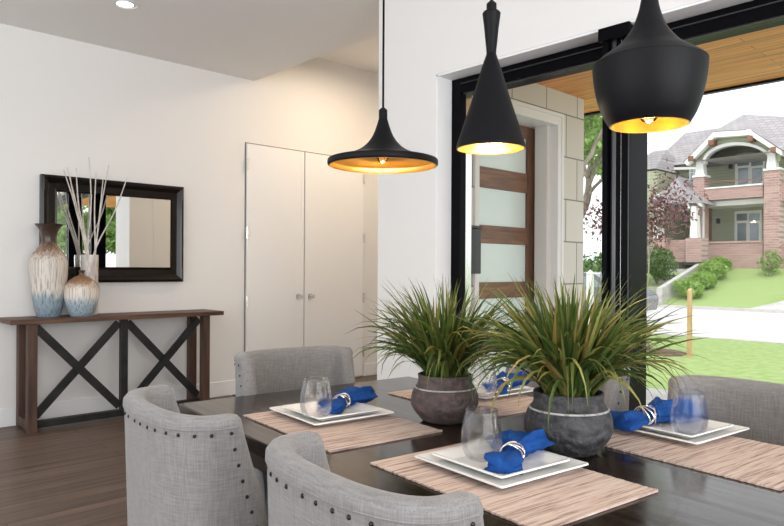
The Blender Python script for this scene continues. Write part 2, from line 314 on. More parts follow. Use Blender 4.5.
# ---- flush double doors in the back wall
DXM = aty(303, 270, YB).x; DZ = 2.40
for i, (a, b) in enumerate(((DX0, DXM-.003), (DXM+.003, DX1))):
    d = st(MB().box((a+.003, YB-.022, .012), (b-.003, YB-.003, DZ)).build('door_%d' % (i+1), M['trim'], bevel=.002))
    hx = a if i == 0 else b
    for hz in (.28, .88, 1.54, 2.2):
        MB().box((hx-.012, YB-.032, hz-.05), (hx+.012, YB-.0222, hz+.05)).tube([(hx, YB-.034, hz-.055), (hx, YB-.034, hz+.055)], .007).build('hinge', M['chrome'], d)
    kx = DXM-.075 if i == 0 else DXM+.075
    k = MB().box((kx-.028, YB-.028, .885), (kx+.028, YB-.0222, .941)).build('knob_plate', M['chrome'], d, bevel=.002)
    MB().tube([(kx, YB-.028, .913), (kx, YB-.06, .913)], .008, 10).box((kx-.018, YB-.075, .895), (kx+.018, YB-.058, .931)).build('knob', M['chrome'], d, bevel=.002)
    MB().box((DXM-.04 if i == 0 else DXM+.004, YB-.0245, .012), (DXM-.036 if i == 0 else DXM+.008, YB-.0222, DZ)).build('door_bead', M['trim'], d)
st(MB().box((DX0-.01, YB-.004, 0), (DX0, YB-.0005, DZ+.008)).box((DX1, YB-.004, 0), (DX1+.01, YB-.0005, DZ+.008)).box((DX0-.01, YB-.004, DZ+.003), (DX1+.01, YB-.0005, DZ+.012)).build('trim_2', mat('door_gap', (.22, .20, .18), .8, var=.1)))

# ---- black window frame, posts, panes
XG = XW+.13
wf = st(MB().box((XG, YE-.085, 0), (XG+.11, YE-.012, ZH-.012)).box((XG, -2.4, ZH-.10), (XG+.155, YE-.085, ZH-.012)).box((XG+.03, -2.4, 0), (XG+.13, YE-.085, .05)).build('window_1', M['black'], bevel=.004))
MB().box((XG-.012, -2.4, ZH-.052), (XG-.001, YE-.09, ZH-.046)).box((XG+.02, -2.4, ZH-.108), (XG+.028, YE-.09, ZH-.1002)).build('head_track', M['track'], wf)
MB().box((XG+.045, YE-.092, .05), (XG+.10, YE-.086, ZH-.101)).build('glazing_bead', M['chrome'], wf)
P0, P1 = atx(647.5, 200, XG+.06).y, atx(602, 200, XW).y
def post(y0, y1, n):
    w_ = y1-y0
    p = st(MB().box((XW-.004, y0+w_*.80, 0), (XG+.06, y1, ZH-.0125)).box((XW+.02, y0+w_*.30, 0), (XG+.06, y0+w_*.80, ZH-.0125)).box((XW+.004, y0, 0), (XG+.06, y0+w_*.27, ZH-.0125)).build('window_%d' % n, M['black'], bevel=.004))
    MB().tube([(XW+.03, y0+w_*.66, 0), (XW+.03, y0+w_*.66, ZH-.014)], w_*.13, 24).build('round_pull_stile', M['stile'], p, smooth=True)
    MB().box((XW-.002, y0+w_*.285, 0), (XW+.001, y0+w_*.295, ZH-.02)).build('seal_strip', M['chrome'], p)
    MB().box((XW-.001, y0+.001, 0.001), (XW+.0035, y0+.006, ZH-.02)).build('edge_strip', M['track'], p)
    MB().box((XW-.03, y0-.012, ZH-.075), (XW-.0045, y1+.01, ZH-.0125)).build('post_cap', M['black'], p, bevel=.003)
post(P0, P1, 2)
post(P0-1.25, P1-1.25, 3)
for i, (a, b) in enumerate(((P1+.001, YE-.093), (P1-1.249, P0-.001), (-2.38, P0-1.251))):
    st(MB().box((XG+.07, a, .05), (XG+.078, b, ZH-.101)).build('window_%d' % (4+i), M['glass']))

st(MB().box((XW+.281, YC-.12, 0), (3.72, YC, 3.42)).box((4.80, YC-.12, 0), (XF, YC, 3.42)).box((3.72, YC-.12, 2.48), (4.80, YC, 3.42)).build('wall_foyer_front', M['wall']))
# ---- outside: entry wall, front door, soffit
YS = 3.12; XE = aty(583.5, 200, YS).x; ZS = 2.70
J0, J1 = aty(474, 200, YS).x, aty(560, 200, YS).x; JZ = 2.48; RD = .26
st(MB().box((XW+.285, YS, -.3), (J0, YC-.121, ZS)).box((J1, YS, -.3), (XE, YC-.121, ZS)).box((J0, YS, JZ), (J1, YC-.121, ZS)).build('wall_entry', M['stone']))
st(MB().box((J0-.0, YS-.012, 0), (J0+.05, YS+RD, JZ)).box((J1-.05, YS-.012, 0), (J1, YS+RD, JZ)).box((J0+.05, YS-.012, JZ-.07), (J1-.05, YS+RD, JZ)).box((J1-.0, YS-.02, 0), (J1+.03, YS-.001, JZ+.03)).box((J0-.03, YS-.02, JZ), (J1+.0, YS-.001, JZ+.03)).build('trim_3', M['trim'], bevel=.004))
E0, E1, EZ = J0+.052, J1-.052, JZ-.072
ed = st(MB().box((E0, YS+RD-.05, .01), (E0+.115, YS+RD, EZ)).box((E1-.115, YS+RD-.05, .01), (E1, YS+RD, EZ)).build('door_3', M['walnut'], bevel=.004))
def ez(py): return aty(505, py, YS+RD-.05).z
rails = [(EZ-.10, EZ-.001)] + [(ez(b_), ez(a_)) for a_, b_ in ((170, 190), (226.5, 244), (282, 298), (333, 350))] + [(.02, .2)]
for a, b in rails: MB().box((E0+.116, YS+RD-.047, a), (E1-.116, YS+RD-.002, b)).build('door_rail', M['walnuth'], ed, bevel=.003)
for (a, b), (c, d_) in zip(rails[1:], rails[:-1]): MB().box((E0+.117, YS+RD-.03, b+.001), (E1-.117, YS+RD-.018, c-.001)).build('frosted_pane', M['frost'], ed)
XS = 5.75
st(MB().box((XW+.285, -6, ZS), (XS, YS-.001, ZS+.12)).box((XE+.001, YS-.001, ZS), (XS, YC+1.6, ZS+.12)).build('ceiling_porch', M['soffit']))
st(MB().box((XS, -6, ZS-.02), (XS+.05, YC+1.6, ZS+.35)).build('trim_4', M['black']))
for q, (px, py) in enumerate(((632, 56),)):
    p = atz(px, py, ZS)
    t = thing('downlight', 'round recessed downlight in the cedar porch soffit beside the black post', 'light', (p.x, p.y, ZS-.006))
    MB().lathe([(.075, 0), (.075, .006), (.05, .006), (.05, 0)], 24).build('bezel', M['chrome'], t); MB().lathe([(.001, .003), (.049, .003)], 24).build('lens', M['lamp'], t)
t = thing('mailbox', 'slim grey wall mailbox on the stone beside the entry door', 'mailbox', aty(466.5, 250, YS)+Vector((0, -.001, 0)))
MB().box((-.055, -.09, -.17), (.055, 0, .15)).build('box', M['track'], t, bevel=.006); MB().box((-.06, -.1, .151), (.06, 0, .17)).build('lid', M['track'], t, bevel=.004)

# ---- downlights inside
p = atz(125, 3.5, ZC)
t = thing('downlight', 'round recessed ceiling downlight at the upper left above the mirror', 'light', (p.x, p.y, ZC-.008))
MB().lathe([(.085, .001), (.08, .0075), (.055, .0075), (.055, .001)], 28).build('bezel', M['trim'], t); MB().lathe([(.001, .004), (.054, .004)], 24).build('lens', M['lamp'], t)

# ================================================================ CONSOLE, MIRROR, VASES
YF = 5.26; CT = .825
cx0, cx1 = aty(11, 318, YF).x, aty(224, 315, YF).x
t = thing('console_table', 'dark wood console table with crossed iron braces under the mirror', 'table', ((cx0+cx1)/2, 5.44, 0))
hw = (cx1-cx0)/2; hd = .18
MB().box((-hw, -hd, CT-.035), (hw, hd, CT)).build('top', M['dwoodh'], t, bevel=.003)
LX = hw-.15
for sx in (-1, 1):
    for sy in (-1, 1):
        MB().box((sx*LX-.031, sy*(hd-.06)-.035, 0), (sx*LX+.031, sy*(hd-.06)+.035, CT-.0355)).build('leg', M['dwood'], t, bevel=.003)
    MB().box((sx*LX-.03, -(hd-.096), .02), (sx*LX+.03, hd-.096, .09)).build('side_rail', M['dwood'], t, bevel=.003)
zb, zt = .07, CT-.036
MB().box((-LX+.036, -.1, .02), (LX-.036, -.045, .07)).build('bottom_rail', M['iron'], t, bevel=.002)
MB().box((-.027, -.098, .0705), (.027, -.05, zt)).build('centre_post', M['iron'], t, bevel=.002)
for s in (-1, 1):
    a0, a1 = s*.036, s*(LX-.038)
    MB().bar((a0, -.08, zb+.03), (a1, -.08, zt-.03), .018, .06).build('brace', M['iron'], t)
    MB().bar((a0, -.062, zt-.03), (a1, -.062, zb+.03), .016, .06).build('brace', M['iron'], t)

mA, mB_ = aty(39.5, 175, YB), aty(181.5, 187, YB); mz1 = (mA.z+mB_.z)/2; mz0 = aty(181, 281.5, YB).z
t = thing('wall_mirror', 'wide mirror in a glossy black frame hung above the console table', 'mirror', ((mA.x+mB_.x)/2, YB, (mz0+mz1)/2))
W, H = (mB_.x-mA.x)/2, (mz1-mz0)/2
prof = [(0, 0), (0, -.045), (.02, -.06), (.035, -.055), (.06, -.035), (.105, -.03), (.112, -.034), (.125, -.012), (.125, 0)]
mb = MB(); vs = []
for sx, sz in ((-1, -1), (1, -1), (1, 1), (-1, 1)):
    vs += [(sx*(W-o), y, sz*(H-o)) for o, y in prof]
k = len(prof); mb.add(vs, [(c*k+i, ((c+1) % 4)*k+i, ((c+1) % 4)*k+(i+1) % k, c*k+(i+1) % k) for c in range(4) for i in range(k)])
mb.build('frame', M['mframe'], t)
MIR = R(-2.4)
g = MB().box((-W+.1252, -.003, -H+.1252), (W-.1252, .003, H-.1252)).build('mirror_glass', M['mirror'], t); g.rotation_euler.z = MIR; g.location.y = -.026
for s in (-1, 1):
    MB().box((s*(W-.02)-.004, -.064, -H*.72), (s*(W-.02)+.004, -.0602, H*.72)).build('frame_inlay', M['chrome'] if False else M['mframe'], t)

def vase(name, label, px, y, prof, m, flute=None, n=72, group=None):
    p = aty(px, 317, y)
    o = MB().lathe(prof, n, flute=flute, capb=True).build(name, m, smooth=True, angle=60, loc=(p.x, y, CT+.0005)); return tag(o, label, 'vase')
def prs(pts, k=5):
    out = []
    n = len(pts)
    for i in range(n-1):
        p0, p1, p2, p3 = pts[max(i-1, 0)], pts[i], pts[i+1], pts[min(i+2, n-1)]
        for j in range(k):
            u = j/k; q = [0.5*((2*b)+(c-a)*u+(2*a-5*b+4*c-d)*u*u+(-a+3*b-3*c+d)*u**3) for a, b, c, d in zip(p0, p1, p2, p3)]; out.append(tuple(q))
    out.append(pts[-1]); return out
fl = lambda a, z: .022*math.cos(24*a) if .05 < z < .50 else 0
vase('tall_vase', 'tall drip glazed vase with dark flared neck, leftmost on the console', 48.5, 5.47,
     prs([(.078, 0), (.090, .04), (.114, .18), (.128, .34), (.126, .43), (.092, .50), (.055, .55), (.050, .60), (.066, .655), (.10, .70)])+[(.094, .70), (.058, .64), (.040, .60), (.04, .5)], M['vaseA'], fl)
fl2 = lambda a, z: .02*math.cos(24*a) if .04 < z < .24 else 0
vase('squat_vase', 'short squat drip glazed vase with tiny neck at the front of the console', 81.5, 5.365,
     prs([(.075, 0), (.092, .03), (.118, .12), (.125, .19), (.11, .25), (.06, .295), (.024, .315), (.02, .335), (.03, .352)])+[(.024, .352), (.014, .33), (.014, .30)], M['vaseB'], fl2)
cyl = vase('cylinder_vase', 'white mottled cylinder vase holding bare branches behind the squat vase', 89, 5.555,
     [(.062, 0), (.066, .01), (.068, .47), (.068, .475), (.061, .475), (.060, .02), (.001, .02)], M['vaseC'], None, 40)
tips = [(63, 168), (67, 167), (76, 168), (89, 157), (96, 172), (109, 165), (127, 178), (70, 176), (103, 180)]
cxp = cyl.location
lb = ['leftmost white branch in the cylinder vase', 'second white branch from the left in the cylinder vase', 'third white branch from the left, curving at its tip', 'tallest white branch rising from the middle of the cylinder vase', 'short straight branch just right of the tallest one', 'white branch leaning right, second from the right of the cluster', 'rightmost white branch, leaning furthest over the mirror', 'short branch on the left crossing behind the others', 'short right leaning branch low in the bundle']
for i, (px, py) in enumerate(tips):
    tip = aty(px, py, 5.42+.02*(i % 3)); a = 2*math.pi*i/9
    b0 = Vector((cxp.x-.022*math.cos(a)-.01*(1 if tip.x > cxp.x else -1), cxp.y-.03*math.sin(a), CT+.03)); mid = Vector((cxp.x+.035*(1 if tip.x > cxp.x else -1)*(.3+.7*abs(math.cos(a))), cxp.y-.03, CT+.475))
    mid2 = mid.lerp(tip, .55)+Vector((.022*math.sin(i*2.3+.6), 0, .01*math.cos(i))); pts = prs([tuple(b0), tuple(mid), tuple(mid2), tuple(tip)], 6)
    tag(MB().tube(pts, [.0072-.0036*j/(len(pts)-1) for j in range(len(pts))], 6).build('branch', M['branch'], smooth=True), lb[i], 'branch', 'bare branches in the white vase')

# ================================================================ DINING TABLE
TR = R(-6.5)
bX = Vector((math.cos(TR), math.sin(TR), 0)); bY = Vector((-math.sin(TR), math.cos(TR), 0))
TZ = .76
T1 = atz(176, 402.3, TZ); T2 = atz(412, 377, TZ)
mid = (T1+T2)/2; TW = (T2-T1).dot(bX); TL = 2.15
ctr = mid - bY*(TL/2)
t = thing('dining_table', 'dark espresso plank dining table set for four', 'table', (ctr.x, ctr.y, 0), TR)
MB().box((-TW/2, -TL/2, TZ-.04), (TW/2, TL/2, TZ)).build('tabletop', M['espresso'], t, bevel=.004)
MB().box((-TW/2+.07, -TL/2+.12, TZ-.12), (-TW/2+.095, TL/2-.12, TZ-.0405)).box((TW/2-.095, -TL/2+.12, TZ-.12), (TW/2-.07, TL/2-.12, TZ-.0405)).box((-TW/2+.096, TL/2-.145, TZ-.12), (TW/2-.096, TL/2-.12, TZ-.0405)).box((-TW/2+.096, -TL/2+.12, TZ-.12), (TW/2-.096, -TL/2+.145, TZ-.0405)).build('apron', M['espresso2'], t)
for s in (-1, 1):
    MB().box((-.07, s*(TL/2-.5)-.07, .08), (.07, s*(TL/2-.5)+.07, TZ-.041)).build('leg', M['espresso2'], t, bevel=.01)
    MB().box((-.34, s*(TL/2-.5)-.06, 0), (.34, s*(TL/2-.5)+.06, .079)).build('foot', M['espresso2'], t, bevel=.01)
MB().box((-.03, -(TL/2-.571), .2), (.03, TL/2-.571, .3)).build('stretcher', M['espresso2'], t, bevel=.005)

# ---- chairs: barrel back, nailheads
def make_chair(label):
    t = thing('dining_chair', label, 'chair')
    ZT, Z0, Wd, Dp, th = .885, .30, .242, .125, .052
    def ext(z):
        u = max(0, min(1, (ZT-z)/.45)); return .014+.14*u**1.3
    def path(z, off, nn=28):
        """outline of the shell at height z, pushed outwards by off; list of (x,y)"""
        u = (ZT-z)/(ZT-Z0); W_ = Wd-.012*u; D_ = Dp-.02*u; e = ext(z); pts = []
        raw = [(-W_-0.0, e*k_/3) for k_ in (3, 2, 1)]
        for i in range(nn+1):
            a = -math.pi/2+math.pi*i/nn; sx = math.sin(a); cxx = math.cos(a)
            raw.append((math.copysign(abs(sx)**.80, sx)*W_, -D_*abs(cxx)**.80))
        raw += [(W_+0.0, e*k_/3) for k_ in (1, 2, 3)]
        for i, q in enumerate(raw):
            a_, b_ = raw[max(i-1, 0)], raw[min(i+1, len(raw)-1)]; dx, dy = b_[0]-a_[0], b_[1]-a_[1]; L = math.hypot(dx, dy) or 1
            pts.append((q[0]+dy/L*off, q[1]-dx/L*off))
        return pts
    # closed cross-section (offset, z): outer side up, rolled top, inner side down
    sec = [(.0, Z0)]+[(.0, Z0+(ZT-.06-Z0)*k_/7) for k_ in range(1, 8)]
    sec += [(.0, ZT-.03), (.003, ZT-.024), (.002, ZT-.012), (-.006, ZT-.003), (-.022, ZT), (-.040, ZT-.003), (-.050, ZT-.014), (-.054, ZT-.035), (-.052, ZT-.08)]
    sec += [(-.052, Z0+(ZT-.08-Z0)*k_/6) for k_ in range(5, -1, -1)]
    rows = [path(z, o_) for o_, z in sec]; n = len(rows[0]); m_ = len(sec); vs = []; fs = []
    def col(i, shrink, push):
        cxx = sum(rows[j][i][0] for j in range(m_))/m_; out = []
        for j in range(m_):
            x, y = rows[j][i]; mx_, my_ = path(sec[j][1], -.027)[i]
            zz = sec[j][1]; zz = zz-(zz > ZT-.1)*(1-shrink)*.02*(1 if zz > ZT-.05 else 0)
            out.append((mx_+(x-mx_)*shrink, my_+(y-my_)*shrink+push, zz))
        return out
    cols = [col(0, .45, .022), col(0, .82, .014)]+[col(i, 1, 0) for i in range(n)]+[col(n-1, .82, .014), col(n-1, .45, .022)]
    for c_ in cols: vs += c_
    for i in range(len(cols)-1):
        for j in range(m_): fs.append((i*m_+j, i*m_+(j+1) % m_, (i+1)*m_+(j+1) % m_, (i+1)*m_+j))
    fs += [tuple(range(m_-1, -1, -1)), tuple((len(cols)-1)*m_+j for j in range(m_))]
    bk = MB().add(vs, fs).build('backrest', M['linen'], t, smooth=True, angle=75)
    # seam welt below the roll
    wl = path(ZT-.026, .001); MB().tube([(x, y, ZT-.026) for x, y in wl], .0025, 6).build('piping', M['linen'], bk, smooth=True)
    nm = MB().lathe([(.0042, 0), (.0036, .0016), (.002, .0026), (.0003, .003)], 10); first = None
    def nail(x, y, z, nx, ny):
        nonlocal first
        if first is None: first = nm.build('nailhead', M['nail'], bk, smooth=True); o = first
        else: o = first.copy(); C.objects.link(o); o.parent = bk
        o.location = (x, y, z); o.rotation_mode = 'QUATERNION'; o.rotation_quaternion = Vector((nx, ny, 0)).to_track_quat('Z', 'Y')
    P = path(ZT-.038, .0005, 60); acc = 0
    for i in range(1, len(P)-3):
        a_, b_ = P[i-1], P[i]; d = math.hypot(b_[0]-a_[0], b_[1]-a_[1]); acc += d
        if acc > .034 and i < len(P)-6:
            acc = 0; L = d or 1; nail(b_[0], b_[1], ZT-.038, (b_[1]-a_[1])/L, -(b_[0]-a_[0])/L)
    for s in (-1, 1):
        z = ZT-.038
        while z > Z0+.04:
            q = path(z, .0005); x, y = q[-1] if s > 0 else q[0]; nail(x, y-.012, z, s, 0); z -= .036
    sm = MB(); sm.box((-.185, -.125, .335), (.185, .30, .465)); sm.build('seat', M['linen'], t, bevel=.03, seg=4, smooth=True)
    MB().box((-.175, -.12, .275), (.175, .28, .334)).build('seat_rail', M['linen'], t, bevel=.005)
    for x, y, dx, dy in ((-.15, .25, 0, .01), (.15, .25, 0, .01), (-.14, -.1, -.01, -.05), (.14, -.1, .01, -.05)):
        a = .021; b = .014
        MB().hexa([(x+dx-b, y+dy-b, 0), (x+dx+b, y+dy-b, 0), (x+dx+b, y+dy+b, 0), (x+dx-b, y+dy+b, 0), (x-a, y-a, .2745), (x+a, y-a, .2745), (x+a, y+a, .2745), (x-a, y+a, .2745)]).build('leg', M['legwood'], t, bevel=.002)
    return t
def camxy(X, Z): v = RT*X+FW*Z; return (v.x, v.y, 0)
ch = make_chair('grey linen barrel chair seen from behind at the left of the table')
spots = [((-.492, 1.62), -96.5, None),
         ((-.038, 1.115), -96.5, 'grey linen barrel chair closest to the camera, cropped by the bottom of the photo'),
         ((-.365, 2.58), 173.5, 'grey linen chair at the far head of the table in front of the white doors'),
         ((.60, 2.345), 83.5, 'grey linen chair mostly hidden behind the charcoal planter'),
         ((.995, 1.83), 83.5, 'grey linen chair at the right edge of the photo facing the lawn window')]
for i, ((X, Z), a, lab) in enumerate(spots):
    c = ch if i == 0 else copy_tree(ch)
    c.location = camxy(X, Z); c.rotation_euler.z = R(a); c['group'] = 'linen dining chairs around the table'
    if lab: c['label'] = lab

# ---- place settings
MZ = TZ+.0008
def placemat(px, py, label, dr=0):
    c = atz(px, py, MZ)
    lx, ly = .178, .246; n = 94; vs = []; random.seed(int(px))
    top = []; 
    for i in range(n+1):
        y = -ly+2*ly*i/n; j = .0016*math.sin(i*math.pi); e0 = .003*random.random(); e1 = .003*random.random(); h = .0034+.0007*(i % 2)
        c0 = .006*max(0, 1-i/3)+.006*max(0, 1-(n-i)/3)
        vs += [(-lx+e0, y, 0), (-lx+e0, y, h), (lx-e1, y, h+c0*.3), (lx-e1, y, 0)]
    fs = []
    for i in range(n):
        for k_ in range(4): fs.append((i*4+k_, i*4+(k_+1) % 4, (i+1)*4+(k_+1) % 4, (i+1)*4+k_))
    fs += [(3, 2, 1, 0), (n*4, n*4+1, n*4+2, n*4+3)]
    o = MB().add(vs, fs).build('placemat', M['mat'], loc=c, rz=TR+R(dr)); return tag(o, label, 'placemat', 'woven placemats on the dining table')
def plate_mesh(h, lift):
    mb = MB(); prof = [(h-.028, 0), (h-.024, .002), (h-.004, lift), (h, lift+.001), (h-.001, lift+.0042), (h-.006, lift+.0042), (h-.03, .0055), (h-.034, .005)]
    def ring(e, z, r=.006):
        r = min(r, e*.5); out = []
        for cx_, cy_, a0 in ((1, 1, 0), (-1, 1, 90), (-1, -1, 180), (1, -1, 270)):
            for k_ in range(5):
                a = R(a0+k_*22.5); out.append((cx_*(e-r)+r*math.cos(a), cy_*(e-r)+r*math.sin(a), z))
        return out
    vs = []
    for e, z in prof: vs += ring(e, z)
    n = 20; k_ = len(prof); fs = [(j*n+i, j*n+(i+1) % n, (j+1)*n+(i+1) % n, (j+1)*n+i) for j in range(k_-1) for i in range(n)]
    fs += [tuple(range(n-1, -1, -1)), tuple((k_-1)*n+i for i in range(n))]
    return mb.add(vs, fs)
def napkin(c, ang, label, rlabel, sc=1.0, big=1.0):
    """cloth pulled through a ring: a full front lobe and two pointed back lobes"""
    mb = MB(); n = 48
    def lobe(prof, sd, kf, bend, zz):
        vs = []; k_ = len(prof)
        for j, (s, wd, ht, fold) in enumerate(prof):
            for i in range(n):
                a = 2*math.pi*i/n; f = 1+fold*1.5*(1.3-2*abs(math.sin(kf*a/2+sd+j*.12)))*.7+.35*fold*math.sin(9*a+1.7*sd+j*.3)
                x = s; y = wd*f*math.cos(a)+bend*(s**2)*14; z = zz+ht*f*math.sin(a)+ht*.9
                vs.append((x, y, max(.001, z)))
        fs = [(j*n+i, j*n+(i+1) % n, (j+1)*n+(i+1) % n, (j+1)*n+i) for j in range(k_-1) for i in range(n)]
        fs += [tuple(range(n-1, -1, -1)), tuple((k_-1)*n+i for i in range(n))]
        mb.add(vs, fs)
    lobe([(-.072, .004, .003, .1), (-.071, .020, .010, .35), (-.066, .031, .014, .38), (-.052, .034, .016, .30), (-.034, .027, .016, .22), (-.016, .018, .014, .12), (.0, .0145, .0135, .06), (.012, .016, .014, .06)], 1.0*sc, 4, 0, .0)
    lobe([(.0, .012, .013, .05), (.014, .016, .014, .1), (.035, .026, .018, .2), (.058, .032, .020, .25), (.080, .024, .015, .25), (.100, .008, .008, .2), (.106, .001, .002, 0)], 2.2+sc, 3, .42, .002)
    lobe([(.0, .011, .012, .05), (.012, .014, .014, .1), (.032, .024, .017, .22), (.055, .030, .019, .28), (.075, .028, .018, .3), (.090, .016, .012, .2), (.096, .002, .003, 0)], .7*sc, 5, -.30, .010)
    mb.v = [(x*1.25*big, y*1.2*big, z*1.15*big) for x, y, z in mb.v]; o = mb.build('napkin', M['blue'], smooth=True, angle=50, loc=c, rz=ang); tag(o, label, 'napkin', 'blue napkins on the plates')
    rg = MB()
    for k_ in range(4):
        pts = []
        for i in range(33):
            a = 2*math.pi*i/32; w_ = .0045*math.sin(2*a+k_*1.6); pts.append(((-.009+.006*k_)+w_, .0205*math.cos(a), .0182+.0172*math.sin(a)))
        rg.tube(pts, .0017, 6, False)
    rg.v = [(x*1.25*big, y*1.2*big, z*1.15*big) for x, y, z in rg.v]; o = rg.build('napkin_ring', M['silver'], smooth=True, loc=c+Vector((0, 0, .0005)), rz=ang); tag(o, rlabel, 'napkin ring', 'silver napkin rings')
def tumbler(c, label):
    pr = prs([(.030, .0), (.040, .012), (.0455, .035), (.0450, .06), (.0405, .085), (.0355, .110)], 4)
    inner = [(max(r_-.0015, .001), max(z, .005)) for r_, z in reversed(pr)]
    o = MB().lathe([(.001, 0)]+pr+[(.0348, .1106)]+inner+[(.001, .005)], 40, capt=True, capb=True).build('stemless_glass', M['tumbler'], smooth=True, angle=70, loc=c); tag(o, label, 'glass', 'stemless glasses on the plates')
SET = [dict(mat=(338, 423.5), plate=(331, 415), glass=(316, 417), nap=(342, 408), na=20, w='at the left setting', dr=0),
       dict(mat=(505, 477), plate=(500, 466.5), glass=(481.5, 458), nap=(512.5, 462.5), na=22, w='at the setting nearest the camera', dr=0),
       dict(mat=(473, 399), plate=(486, 392), glass=(483, 397), nap=(503, 390), na=15, w='seen between the two planters', dr=0),
       dict(mat=(706, 450), plate=(675, 431), glass=(689, 434), nap=(645, 425), na=-20, big=1.22, w='right of the charcoal planter', dr=0)]
for s_ in SET:
    placemat(*s_['mat'], 'pinkish woven placemat '+s_['w'])
    zp = MZ+.0046
    c = atz(*s_['plate'], zp)
    o = plate_mesh(.136, .012).build('dinner_plate', M['plate'], smooth=True, angle=40, loc=c, rz=TR); tag(o, 'large square white under-plate '+s_['w'], 'plate', 'square dinner plates')
    c2 = c+Vector((0, 0, .0062))
    o = plate_mesh(.108, .013).build('salad_plate', M['plate'], smooth=True, angle=40, loc=c2, rz=TR); tag(o, 'small square white top plate '+s_['w'], 'plate', 'square salad plates')
    zz = c2.z+.0062
    tumbler(atz(*s_['glass'], zz), 'clear stemless glass '+s_['w'])
    napkin(atz(*s_['nap'], zz), R(s_['na']), 'blue cloth napkin in a ring '+s_['w'], 'silver wire napkin ring round the napkin '+s_['w'], 1+.3*SET.index(s_), s_.get('big', 1.0))

# ---- planters
def planter(px, py, label, rad, ht, pm, nb, spread, seed, tall):
    c = atz(px, py, TZ); random.seed(seed)
    t = thing('potted_grass', label, 'plant', (c.x, c.y, TZ+.0005), 0)
    pr = prs([(rad*.56, 0), (rad*.70, ht*.05), (rad*.96, ht*.30), (rad, ht*.48), (rad*.93, ht*.68), (rad*.83, ht*.78), (rad*.79, ht*.88), (rad*.80, ht)], 5)
    MB().lathe(pr+[(rad*.76, ht*1.01), (rad*.73, ht*.98), (rad*.73, ht*.86)], 56, capb=True, flute=lambda a, z: .008*math.sin(3*a+z*40)).build('pot', pm, t, smooth=True, angle=70)
    MB().lathe([(rad*.905, ht*.715), (rad*.915, ht*.722), (rad*.885, ht*.745), (rad*.87, ht*.74)], 56, flute=lambda a, z: .008*math.sin(3*a+z*40)).build('rim_line', M['potline'], t, smooth=True)
    MB().lathe([(.001, ht*.9), (rad*.74, ht*.88)], 30).build('soil', M['soil'], t)
    mb = MB()
    for i in range(nb):
        a = random.uniform(0, 2*math.pi); q = random.random()**.75; r0 = rad*.5*math.sqrt(random.random()); a2 = a+random.gauss(0, .55)
        base = Vector((r0*math.cos(a), r0*math.sin(a), ht*.88)); L = tall*random.uniform(.72, 1.12)*(1 if q < .8 else .95)
        th0 = q*.78*random.uniform(.75, 1.15); curve = random.uniform(.05, .95)*(.35+q*1.4); pos = base.copy(); th = th0*.75; seg = 8; wd = random.uniform(.0038, .0078); d = Vector((math.cos(a2), math.sin(a2), 0)); side = Vector((-math.sin(a2), math.cos(a2), 0)); tw = random.uniform(-1.3, 1.3)
        vs = []; fs = []
        L *= 1+.12*q*spread
        for k_ in range(seg+1):
            u = k_/seg; w_ = wd*(1-u**2.2)*(.6+.8*min(1, u*3))/1.4+.0002; s2 = (side*math.cos(tw*u)+Vector((0, 0, 1))*math.sin(tw*u)); up = Vector((-d.x*math.cos(th), -d.y*math.cos(th), math.sin(th)))*(w_*.35)
            vs += [pos-s2*w_+up, pos, pos+s2*w_+up]
            if k_: b = (k_-1)*3; fs += [(b, b+1, b+4, b+3), (b+1, b+2, b+5, b+4)]
            th = th0+curve*u**1.5*1.9; pos = pos+(d*math.sin(th)+Vector((0, 0, math.cos(th))))*(L/seg)
            pos.z = max(pos.z, .015)
        mb.add(vs, fs)
    mb.build('foliage', M['blade'], t, smooth=True, angle=0, norec=True)
planter(444.5, 420.5, 'brown weathered pot of green ornamental grass, farther of the two planters', .098, .135, M['pot1'], 420, 1.0, 3, .285)
planter(568, 451, 'charcoal weathered pot of ornamental grass, nearer of the two planters', .105, .145, M['pot2'], 520, 1.6, 11, .285)

# ================================================================ PENDANT LAMPS
def pendant(label, px, py, Z, outer, hb, lz, e, bulbz, rb=.02, n=64, wide=False):
    """outer: profile (r, z above the rim); py: image row of the rim"""
    p = atd(px, py, Z); top = max(z for r_, z in outer)
    t = thing('pendant_lamp', label, 'lamp', p)
    o_ = prs(outer, 6)
    MB().lathe(o_, n, capt=True).build('lamp_shade', M['penout'], t, smooth=True, angle=38)
    inn = [(max(r_-.004, .004), z-.0005) for r_, z in o_ if z < top-.02]; inn = [(o_[0][0]-.0006, .0)]+inn
    MB().lathe(inn, n, capt=True).build('brass_lining', M['gold'], t, smooth=True, angle=38)
    MB().lathe([(.014, top-.002), (.014, top+.022), (.006, top+.03)], 20, capt=True).build('cord_grip', M['penout'], t, smooth=True)
    MB().tube([(0, 0, top+.028), (0, 0, ZC-p.z-.025)], .0035, 8).build('cord', M['black'], t)
    MB().lathe([(.05, ZC-p.z-.025), (.05, ZC-p.z-.0005)], 28, capb=True, capt=True).build('ceiling_rose', M['penout'], t)
    MB().tube([(0, 0, bulbz+.05), (0, 0, bulbz+.115)], .014, 14).build('bulb_socket', M['penout'], t, smooth=True)
    b = MB().lathe(prs([(.002, bulbz-.045), (.016, bulbz-.038), (.027, bulbz-.01), (.024, bulbz+.015), (.014, bulbz+.045), (.013, bulbz+.052)], 4), 20).build('bulb', M['bulbg'], t, smooth=True)
    f = MB()
    for k_ in range(6):
        a = k_*math.pi/3; f.tube([(.007*math.cos(a), .007*math.sin(a), bulbz+.03), (.006*math.cos(a+.5), .006*math.sin(a+.5), bulbz-.02)], .0012, 5)
    f.build('filament', M['bulb'], b)
    l = bpy.data.lights.new('bulb_light', 'POINT'); l.energy = e; l.color = (1, .80, .48); l.shadow_soft_size = .015
    lo = bpy.data.objects.new('bulb_light', l); C.objects.link(lo); lo.location = (0, 0, bulbz-.055); lo.parent = t
